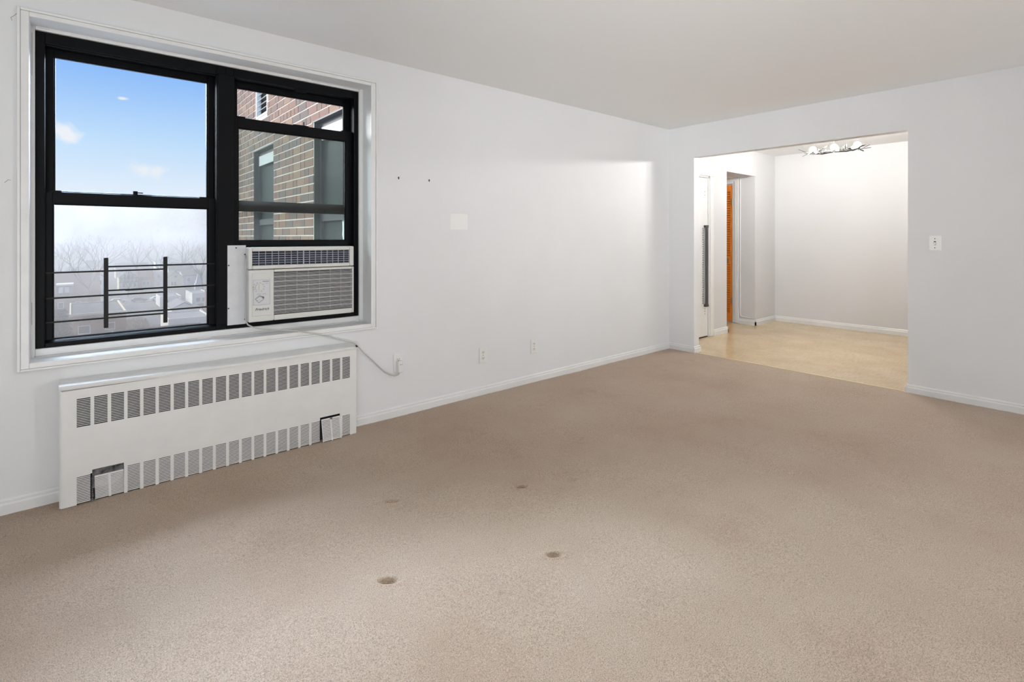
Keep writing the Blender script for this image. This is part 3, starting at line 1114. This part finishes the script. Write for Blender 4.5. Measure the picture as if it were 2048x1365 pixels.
# ------------------------------------------------------------------ outside: brick wing of the same building
M_mortar = mat('mortar', (.60, .55, .48), .9, bump=.3, bscale=60, var=.15, vscale=10)
BRC = [((.21, .115, .085), 'red'), ((.18, .108, .085), 'brown'), ((.25, .15, .10), 'orange'), ((.135, .098, .085), 'dark')]
M_br = [mat('brick_' + n_, c, .85, bump=.5, bscale=70, var=.3, vscale=20) for c, n_ in BRC]
M_whiteext = mat('white_exterior_panel', (.42, .44, .45), .5)
M_curtain = mat('pale_curtain', (.62, .68, .66), .8, var=.06, vscale=10)
M_alum = mat('alu_vent', (.66, .68, .70), .4)
M_steel = mat('dark_window_frame', (.035, .037, .042), .4)
BX = 1.752
holes = [(3.90, 4.96, .62, 2.372, 'near'), (6.24, 7.09, .62, 2.350, 'far'), (6.48, 6.97, 2.735, 3.16, 'vent')]
ys_ = sorted({3.622, 8.75} | {h[0] for h in holes} | {h[1] for h in holes})
mb = MB()
for a, bb in zip(ys_[:-1], ys_[1:]):
    c = (a + bb) / 2
    zz = [-20.0] + [e for h in sorted((h for h in holes if h[0] < c < h[1]), key=lambda h: h[2]) for e in (h[2], h[3])] + [9.0]
    for k in range(0, len(zz), 2):
        mb.box(BX + .0015, BX + .30, a, bb, zz[k], zz[k + 1])
mb.box(BX + .30, BX + .36, 3.622, 8.75, -20, 9.0)
mb.box(BX + .3, 6.2, 8.6, 8.75, -20, 9.0)
wing = obj('wall_outside', mb, M_mortar, kind='structure', label='brown brick wall of the building wing seen through the right window', cat='wall')
CH = .0829
bl = []
rb = random.Random(5)
k = 0
z = .96
while z < 4.2:
    y = 3.63 + (0 if k % 2 else .18)
    j = 0
    while y < 8.74:
        # two stretchers then a header now and then, like the mixed bond of the wall
        L = .105 if (rb.random() < .42) else .222
        y1 = min(y + L, 8.745)
        for h in holes:
            if h[2] - .06 < z + .03 < h[3] + .004:
                if y < h[0] < y1 and y1 - h[0] < .2:
                    y1 = h[0]
        inside = any(h[2] - .03 < z + CH * .5 < h[3] and y < h[1] - .002 and y1 > h[0] + .002 for h in holes)
        if inside:
            h = [h for h in holes if h[2] - .03 < z + CH * .5 < h[3] and y < h[1] - .002 and y1 > h[0] + .002][0]
            if y1 > h[1] + .04:
                bl.append((h[1], y1, z, k))
            elif y < h[0] - .04:
                bl.append((y, h[0], z, k))
        elif y1 - y > .03:
            bl.append((y, y1, z, k))
        y = y1 + .013
    z += CH
    k += 1


def seen(q):
    yc = (q[0] + q[1]) / 2
    return 4.05 < yc < 8.1 and q[2] > 1.27 - .06 * yc / 3.5 and q[2] < 1.27 + .95 * yc / 3.5


vis = sorted([q for q in bl if seen(q)], key=lambda q: (q[0] + q[1]) / 2 - 3 * (q[1] - q[0]))
singles = vis[:300]
sset = set(singles)
rest = [q for q in bl if q not in sset]
unit = {}
for mi, m_ in enumerate(M_br):
    me = bpy.data.meshes.new('brick')
    bbx = MB().box(0, 1, -.5, .5, 0, 1)
    me.from_pydata(bbx.v, [], bbx.f)
    me.materials.append(m_)
    bm = bmesh.new()
    bm.from_mesh(me)
    bmesh.ops.recalc_face_normals(bm, faces=bm.faces)
    bm.to_mesh(me)
    bm.free()
    unit[mi] = me
for q in singles:
    o = bpy.data.objects.new('brick', unit[rb.choices(range(4), (4, 4, 2, 3))[0]])
    COL.objects.link(o)
    o.parent = wing
    o.location = Vector((BX - rb.uniform(.001, .004), (q[0] + q[1]) / 2, q[2])) - wloc(wing)
    o.scale = (.02, q[1] - q[0], CH - .013)
mbs = [MB() for _ in M_br]
mball = MB()
mids = []
for q in rest:
    x = BX - rb.uniform(0, .004)
    mball.box(x, x + .02, q[0], q[1], q[2], q[2] + CH - .013)
    mids += [rb.choices(range(4), (4, 4, 2, 3))[0]] * 6
o = obj('brickwork', mball, M_br, wing, kind='stuff')
o.data.polygons.foreach_set('material_index', mids)

# windows of the wing
for (a, bb, z0, z1, nm) in holes[:2]:
    wn = root('window_3' if nm == 'near' else 'window_4', (BX + .12, (a + bb) / 2, z0),
              'near window of the brick wing with a pale curtain' if nm == 'near' else 'far narrow window of the brick wing', 'window', kind='structure')
    mb = MB().ring(0, BX + .055, BX + .11, (a, bb, z0, z1), (a + .05, bb - .05, z0 + .05, z1 - .06))
    mb.box(BX + .052, BX + .10, a, bb, 1.42, 1.49)
    obj('frame', mb, M_steel, wn)
    obj('jamb', MB().box(BX + .003, BX + .055, bb - .012, bb, z0, z1), M_steel, wn)
    obj('lintel', MB().box(BX - .004, BX + .06, a - .05, bb + .05, z1 - .012, z1 + .002), M_steel, wn)
    obj('head_panel', MB().box(BX + .040, BX + .055, a + .02, bb - .10, z1 - .19, z1 - .07), M_whiteext, wn)
    obj('pane', MB().box(BX + .08, BX + .085, a + .05, bb - .05, z0 + .05, z1 - .06), M_farglass, wn)
    if nm == 'near':
        mb = MB()
        nseg = 40
        vs = []
        for k in range(nseg + 1):
            zz = z0 + .06 + (z1 - .22 - z0) * k / nseg
            e = 4.43 + .012 * abs(math.sin(k * math.pi / 2.5)) * 1.6
            for yy in (a + .05, e):
                vs.append((BX + .070, yy, zz))
                vs.append((BX + .074, yy, zz))
        fs = []
        for k in range(nseg):
            q = k * 4
            fs += [(q, q + 2, q + 6, q + 4), (q + 1, q + 5, q + 7, q + 3), (q + 2, q + 3, q + 7, q + 6), (q, q + 4, q + 5, q + 1)]
        mb.add(vs, fs)
        obj('curtain', mb, M_curtain, wn, label='pale curtain with a scalloped edge')
v = root('wall_vent', (BX, 6.725, 2.735), 'pale louvred metal vent high in the brick wing wall', 'vent')
obj('vent_frame', MB().ring(0, BX - .004, BX + .05, (6.48, 6.97, 2.735, 3.16), (6.505, 6.945, 2.76, 3.135)), M_alum, v)
obj('vent_back', MB().box(BX + .06, BX + .07, 6.48, 6.97, 2.735, 3.16), M_dark, v)
for k in range(6):
    z = 2.765 + k * .064
    obj('slat', MB().prism([(BX + .0, z), (BX + .004, z - .004), (BX + .045, z + .026), (BX + .042, z + .032)], 1, 6.50, 6.95), M_alum, v)

# ------------------------------------------------------------------ outside: ground, houses, trees, cars in the fog
GZ = -20.0
M_ground = mat('winter_ground', (.09, .08, .06), .95, col2=(.06, .055, .045), vscale=.08)
M_road = mat('asphalt', (.10, .102, .108), .9, var=.15, vscale=.5)
M_roofred = mat('red_shingle', (.17, .045, .032), .9, bump=.4, bscale=3, var=.25, vscale=.8)
M_roofdark = mat('grey_shingle', (.05, .05, .053), .9, var=.3, vscale=.8)
M_rooflight = mat('pale_flat_roof', (.20, .20, .205), .9, var=.15, vscale=.5)
M_flat = mat('tar_flat_roof', (.06, .058, .06), .9, var=.2, vscale=.4)
M_stucco = mat('cream_stucco', (.64, .54, .35), .9)
M_whitew = mat('white_siding', (.76, .72, .64), .8)
M_rbrick = mat('house_red_brick', (.32, .11, .06), .9, var=.2, vscale=1.2)
M_timber = mat('dark_timber', (.05, .04, .035), .9)
M_win = mat('house_window_dark', (.03, .035, .04), .2)
M_bark = mat('grey_bark', (.055, .048, .042), .95)
M_ever = mat('dark_evergreen', (.045, .055, .035), .95, col2=(.03, .035, .025), vscale=1.5)
M_brush = mat('brown_winter_brush', (.20, .14, .085), .95, col2=(.13, .09, .06), vscale=1)
M_car = [mat('car_white', (.75, .75, .75), .3), mat('car_silver', (.5, .52, .53), .3), mat('car_black', (.03, .03, .03), .3)]
M_tyre = mat('tyre', (.02, .02, .02), .9)
M_steelgrey = mat('slate_spire', (.42, .43, .46), .7)

mb = MB().box(-800, 1100, 40, 2300, GZ - 1, GZ)
obj('ground', mb, M_ground, kind='structure', label='brown winter ground far below the window', cat='ground')
mb = MB().box(-60, 140, 205, 224, GZ, GZ + .06)
obj('street', mb, M_road, kind='structure', label='grey street crossing below the houses', cat='street')
mb = MB().box(9.5, 17.5, 150, 205, GZ, GZ + .05)
obj('driveway', mb, M_road, kind='structure', label='grey paved lot in front of the brick garage', cat='pavement')


def house(name, label, cat, x0, x1, y0, y1, ze, zr, wallm, roofm, ridge='Y', wins=(), group=None, over=.1, extra=None):
    """ridge 'Y': gable faces the viewer; 'X': eave faces the viewer; 'F': flat roof"""
    r = root(name, ((x0 + x1) / 2, (y0 + y1) / 2, GZ), label, cat, group)
    xm, ym = (x0 + x1) / 2, (y0 + y1) / 2
    mb = MB()
    if ridge == 'Y':
        mb.prism([(x0, GZ), (x1, GZ), (x1, ze), (xm, zr), (x0, ze)], 1, y0, y1)
    elif ridge == 'X':
        mb.prism([(y0, GZ), (y1, GZ), (y1, ze), (ym, zr), (y0, ze)], 0, x0, x1)
    else:
        mb.box(x0, x1, y0, y1, GZ, ze)
    wl = obj('wall', mb, wallm, r)
    if ridge == 'Y':
        sl = (zr - ze) / (xm - x0)
        for s, e in ((-1, x0 - over), (1, x1 + over)):
            zz = ze - sl * over
            mb = MB().prism([(xm, zr + .05), (e, zz + .05), (e, zz + .25), (xm, zr + .27)], 1, y0 - over, y1 + over)
            obj('roof_slope', mb, roofm, r)
    elif ridge == 'X':
        sl = (zr - ze) / (ym - y0)
        for e in (y0 - over, y1 + over):
            zz = ze - sl * over
            mb = MB().prism([(ym, zr + .05), (e, zz + .05), (e, zz + .25), (ym, zr + .27)], 0, x0 - over, x1 + over)
            obj('roof_slope', mb, roofm, r)
    else:
        obj('roof', MB().box(x0 + .1, x1 - .1, y0 + .1, y1 - .1, ze, ze + .08), roofm, r)
        obj('parapet', MB().ring(2, ze, ze + .35, (x0, x1, y0, y1), (x0 + .2, x1 - .2, y0 + .2, y1 - .2)), extra or wallm, r)
    for (u, z, ww, hh) in wins:
        x = x0 + (x1 - x0) * u
        f_ = obj('window_frame', MB().ring(1, y0 - .08, y0 + .02, (x - ww / 2 - .12, x + ww / 2 + .12, z - .12, z + hh + .12), (x - ww / 2, x + ww / 2, z, z + hh)), M_whitew, r)
        obj('pane', MB().box(x - ww / 2, x + ww / 2, y0 - .04, y0 + .02, z, z + hh), M_win, f_)
    return r


G2 = 'attached houses across the street'
h = house('tudor_house', 'cream half-timbered gabled house across the street between the guard posts', 'house', 14.15, 20.15, 255, 266, -15.0, -12.2, M_stucco, M_roofdark, 'Y',
          [(.25, -18.6, .9, 1.5), (.6, -18.6, .9, 1.5), (.85, -18.6, .7, 1.5), (.5, -14.9, .8, 1.0)], G2)
mb = MB()
for u in (.1, .3, .5, .7, .9):
    x = 14.15 + 6.15 * u
    mb.box(x - .12, x + .12, 254.9, 255.02, -16.6, -15.0 + 2.6 * (1 - abs(u - .5) * 2))
mb.box(14.15, 20.3, 254.9, 255.02, -15.2, -14.95).box(14.15, 20.3, 254.9, 255.02, -16.8, -16.6)
obj('timber', mb, M_timber, h)
house('brick_house', 'red brick house with a red roof and pale bay windows', 'house', 20.4, 25.5, 255, 266, -15.2, -12.1, M_rbrick, M_roofred, 'X',
      [(.35, -18.2, .9, 1.6), (.62, -18.2, .9, 1.6)], G2)
h = house('narrow_house', 'narrow white house beside the red brick house', 'house', 25.9, 28.9, 258, 268, -13.2, -12.4, M_whitew, M_roofdark, 'F', [(.5, -15.6, .9, 1.4), (.5, -18.8, .9, 1.4)], G2)
house('gabled_house', 'cream gabled house right of the second guard post', 'house', 29.8, 35.4, 252, 264, -15.6, -13.0, M_stucco, M_roofdark, 'Y', [(.3, -18.6, .9, 1.5), (.45, -18.6, .9, 1.5), (.5, -15.4, .8, .7)], G2)
house('dormer_house', 'white gabled house behind the red-roofed house', 'house', 2.6, 9.0, 240, 252, -13.6, -10.4, M_whitew, M_roofdark, 'Y', [(.3, -16, .9, 1.5), (.55, -16, .9, 1.5), (.8, -16, .9, 1.5), (.5, -13, .8, 1.0)], G2)
h = house('red_roofed_house', 'long house with a red-brown roof at the left of the view', 'house', -6.0, 6.3, 190, 206, -15.6, -9.4, M_rbrick, M_roofred, 'X', [(.3, -18.5, 1, 1.5), (.6, -18.5, 1, 1.5)])
mb = MB().prism([(-3.0, -14.6), (.1, -14.6), (.1, -12.2), (-3.0, -12.2)], 1, 189.2, 195)
obj('dormer', mb, M_roofdark, h)
obj('dormer_roof', MB().box(-3.3, .4, 188.8, 196, -12.2, -11.8), M_whitew, h)
for x in (-2.3, -1.0):
    obj('dormer_window', MB().box(x - .45, x + .45, 189.1, 189.25, -14.2, -12.7), M_whitew, h)
h = house('brick_garage', 'low brick building with a dark flat roof and cream parapet', 'building', -.3, 7.3, 113, 133, -12.0, -12.0, M_rbrick, M_flat, 'F', [(.25, -15.0, 1.4, 1.2), (.7, -14.6, 1.2, 1.0)], extra=M_stucco)
house('siding_house', 'white flat-roofed house right of the paved lot', 'house', 20.3, 25.8, 188, 198, -17.2, -16.4, M_whitew, M_rooflight, 'F', [(.3, -19.2, .9, 1.2), (.7, -19.2, .9, 1.2)])
house('two_storey_house', 'white two-storey house with an awning at the right edge of the view', 'house', 27.2, 31.6, 178, 190, -15.8, -15.0, M_whitew, M_rooflight, 'F', [(.35, -18.0, 1.0, 1.1), (.7, -18.0, 1.0, 1.1), (.5, -19.8, 1.6, 1.1)])
house('portico_house', 'white house with a low gable and pale roof in the lower right of the view', 'house', 19.6, 25.2, 158, 170, -17.4, -16.0, M_whitew, M_rooflight, 'Y', [(.25, -19.2, 1, 1.2), (.5, -19.2, 1, 1.2), (.75, -19.2, 1, 1.2)])
house('shingled_house', 'grey shingled gable house beside the brick chimney', 'house', 21.4, 24.9, 140, 150, -17.6, -15.4, M_whitew, M_roofdark, 'Y', [(.5, -18.5, .9, 1)])
house('low_roofed_building', 'low pale flat-roofed building in front of the white houses', 'building', 14.6, 22.0, 122, 134, -15.4, -15.4, M_whitew, M_rooflight, 'F')
house('near_flat_roof', 'nearest dark flat roof at the bottom of the view', 'building', 4.4, 15.5, 84, 94, -12.6, -12.6, M_rbrick, M_flat, 'F', extra=M_flat)
ch = root('brick_chimney', (25.9, 150, GZ), 'tall brick chimney at the right edge of the view', 'chimney')
obj('shaft', MB().box(25.7, 26.8, 149.5, 150.6, GZ, -12.3), M_rbrick, ch)
obj('cap', MB().box(25.55, 26.95, 149.35, 150.75, -12.3, -12.0), M_rooflight, ch)
st = root('church_steeple', (38.2, 236, GZ), 'grey church steeple rising behind the houses on the right', 'steeple')
obj('tower', MB().box(36.9, 39.5, 234.8, 237.4, GZ, -17.0), M_steelgrey, st)
mb = MB()
mb.add([(37.2, 235, -17), (39.2, 235, -17), (39.2, 237.2, -17), (37.2, 237.2, -17), (38.2, 236.1, -12.0)], [(0, 1, 4), (1, 2, 4), (2, 3, 4), (3, 0, 4), (3, 2, 1, 0)])
obj('spire', mb, M_steelgrey, st)
far = [(-2, 5, 300, -15, -12.6, M_whitew, M_rooflight, 'X', 'pale-roofed house far in the fog behind the red roof'),
       (17, 31, 330, -15.5, -12.4, M_stucco, M_rooflight, 'X', 'long pale-roofed house far in the fog behind the half-timbered house'),
       (36, 46, 300, -15.5, -12.0, M_whitew, M_roofdark, 'X', 'grey-roofed house far in the fog on the right'),
       (6, 14, 360, -15, -11.8, M_rbrick, M_roofdark, 'X', 'brick house far in the fog left of centre'),
       (40, 52, 390, -14, -11, M_whitew, M_rooflight, 'Y', 'white gabled house farthest in the fog on the right'),
       (36.5, 44, 262, -15.6, -13.6, M_steelgrey, M_roofdark, 'X', 'grey house behind the steeple')]
for (x0, x1, y, ze, zr, wm, rm, rd, lb) in far:
    house('distant_house', lb, 'house', x0, x1, y, y + 12, ze, zr, wm, rm, rd, [(.3, ze - 2.4, 1, 1.5), (.7, ze - 2.4, 1, 1.5)], 'distant houses in the fog')


def car(x, y, m, label):
    r = root('parked_car', (x, y, GZ + .06), label, 'car', 'cars parked along the street')
    z = GZ + .06
    body = [(-2.2, .35), (2.2, .35), (2.25, .75), (1.9, .92), (1.1, .95), (.55, 1.42), (-1.2, 1.45), (-1.9, .98), (-2.25, .9)]
    obj('body', MB().prism([(x + p[0], z + p[1]) for p in body], 1, y - .85, y + .85), m, r, bevel=.06)
    gl_ = [(.95, .97), (.5, 1.36), (-1.15, 1.39), (-1.65, .99)]
    obj('side_glass', MB().prism([(x + p[0], z + p[1]) for p in gl_], 1, y - .87, y - .84), M_win, r)
    for dx in (-1.4, 1.4):
        for dy in (-.8, .8):
            obj('wheel', MB().tube([(x + dx, y + dy - .1, z + .33), (x + dx, y + dy + .1, z + .33)], .33, 12), M_tyre, r)


for i, (x, m_, c_) in enumerate([(1.2, 0, 'white car parked leftmost along the street'), (6.3, 0, 'white car parked second from the left along the street'),
                                 (11.3, 1, 'silver car parked third from the left along the street'), (16.8, 2, 'dark car parked fourth from the left along the street'),
                                 (22.0, 0, 'white car parked rightmost along the street')]):
    car(x, 208, M_car[m_], c_)


def tree(name, label, x, y, h, spread, seed, depth=6, group=None):
    r = random.Random(seed)
    tr = MB()
    br = MB()

    def grow(p, d, L, rad, lev):
        n = 4
        pts = [p]
        rs = [rad]
        dd = d.copy()
        for i in range(n):
            dd = (dd + Vector((r.uniform(-1, 1), r.uniform(-1, 1), r.uniform(-.4, .6))) * .13).normalized()
            p = p + dd * L / n
            pts.append(p)
            rs.append(rad * (1 - .32 * (i + 1) / n))
        (tr if lev == 0 else br).tube(pts, rs, 5 if lev < 3 else 3, cap=False)
        if lev >= depth:
            return
        kids = r.choice((2, 3)) if lev else 5
        for k in range(kids):
            az = 2 * math.pi * (k + r.uniform(-.3, .3)) / kids + lev
            tilt = r.uniform(.35, .75) * spread
            a = dd.cross(Vector((math.cos(az), math.sin(az), .2))).normalized()
            nd = Matrix.Rotation(tilt, 3, a) @ dd
            nd = (nd + Vector((0, 0, .12))).normalized()
            grow(p, nd, L * r.uniform(.62, .85), rs[-1] * .72, lev + 1)

    rt = root(name, (x, y, GZ), label, 'tree', group)
    grow(Vector((x, y, GZ)), Vector((0, 0, 1)), h * .30, h * .020, 0)
    for q, nm in ((tr, 'trunk'), (br, 'branches')):
        zz = np.array(q.v)
        obj(nm, q, M_bark, rt)


TG = 'bare winter trees in the fog'
tree('bare_tree', 'tallest bare tree, wide crown, left of the guard posts', 4.2, 182, 23.5, 1.0, 4, 6, TG)
tree('bare_tree', 'bare tree at the far left of the view', -3.0, 214, 19, 1.0, 9, 6, TG)
tree('bare_tree', 'bare tree at the right of the view above the steeple', 39, 232, 20, .95, 12, 6, TG)
tree('bare_tree', 'bare tree right of the second guard post', 31, 285, 20, 1.0, 21, 6, TG)
tree('bare_tree', 'bare tree in the middle of the view, farther off', 23, 300, 22, 1.0, 33, 5, TG)
tree('bare_tree', 'bare tree between the middle and the right post, far off', 44, 320, 23, 1.0, 35, 5, TG)
tree('bare_tree', 'small bare tree in front of the half-timbered house', 15.2, 228, 9.5, 1.0, 41, 5, TG)
tree('bare_tree', 'small bare tree beside the white portico house', 24.5, 178, 6.5, 1.0, 45, 5, TG)

# evergreen at the lower left
rt = root('evergreen_tree', (-1.4, 107.5, GZ), 'dark bushy evergreen at the lower left of the view', 'tree')
obj('trunk', MB().tube([(-1.4, 107.5, GZ), (-1.4, 107.5, GZ + 4)], [.35, .25], 8), M_bark, rt)
re_ = random.Random(2)
mb = MB()
for k in range(1800):
    u = re_.random() ** .7
    hh = GZ + 1.2 + 8.6 * u
    rad = (2.1 * (1 - u) + .35) * math.sqrt(re_.random())
    a = re_.uniform(0, 6.283)
    c = Vector((-1.4 + rad * math.cos(a), 107.5 + rad * math.sin(a), hh))
    d = Vector((math.cos(a), math.sin(a), re_.uniform(-.6, .5))).normalized()
    s = d.cross(Vector((0, 0, 1))).normalized() * .13
    e = c + d * re_.uniform(.35, .75)
    mb.add([c - s, c + s, e + s * .3 + Vector((0, 0, .06)), e - s * .3, c + Vector((0, 0, .12))], [(0, 1, 2, 3), (0, 4, 3), (1, 2, 4), (4, 2, 3)])
obj('foliage', mb, M_ever, rt)
# brown brush behind the brick garage
mb = MB()
for k in range(3500):
    x, y = re_.uniform(9.9, 13.4), re_.uniform(122, 158)
    hh = re_.uniform(.5, 1.7)
    a = re_.uniform(0, 6.283)
    d = Vector((math.cos(a) * .5, math.sin(a) * .5, 1)).normalized()
    s = d.cross(Vector((math.sin(a), .3, 0))).normalized() * .10
    c = Vector((x, y, GZ))
    e = c + d * hh
    mb.add([c - s, c + s, e + s * .6, e - s * .6], [(0, 1, 2, 3)])
obj('brush', mb, M_brush, kind='stuff', label='brown winter brush on the slope beside the brick garage', cat='brush')
up = root('utility_pole', (8.72, 140, GZ), 'pale utility pole at the corner of the brick garage', 'pole')
obj('pole', MB().tube([(8.72, 140, GZ), (8.72, 140, -12.9)], [.16, .12], 8), M_stucco, up)
obj('crossarm', MB().box(8.0, 9.45, 139.9, 140.0, -13.6, -13.4), M_stucco, up)

# fog over the neighbourhood
fm = bpy.data.materials.new('fog')
fm.use_nodes = True
t = fm.node_tree
t.nodes.clear()
out = N(t, 'ShaderNodeOutputMaterial')
vs_ = N(t, 'ShaderNodeVolumeScatter')
vs_.inputs['Color'].default_value = (.69, .645, .585, 1)
vs_.inputs['Density'].default_value = .0029
t.links.new(vs_.outputs[0], out.inputs['Volume'])
fog = obj('fog', MB().box(-900, 1200, 45, 2400, GZ - .5, 9), fm, kind='stuff', label='pale morning fog over the rooftops', cat='fog')
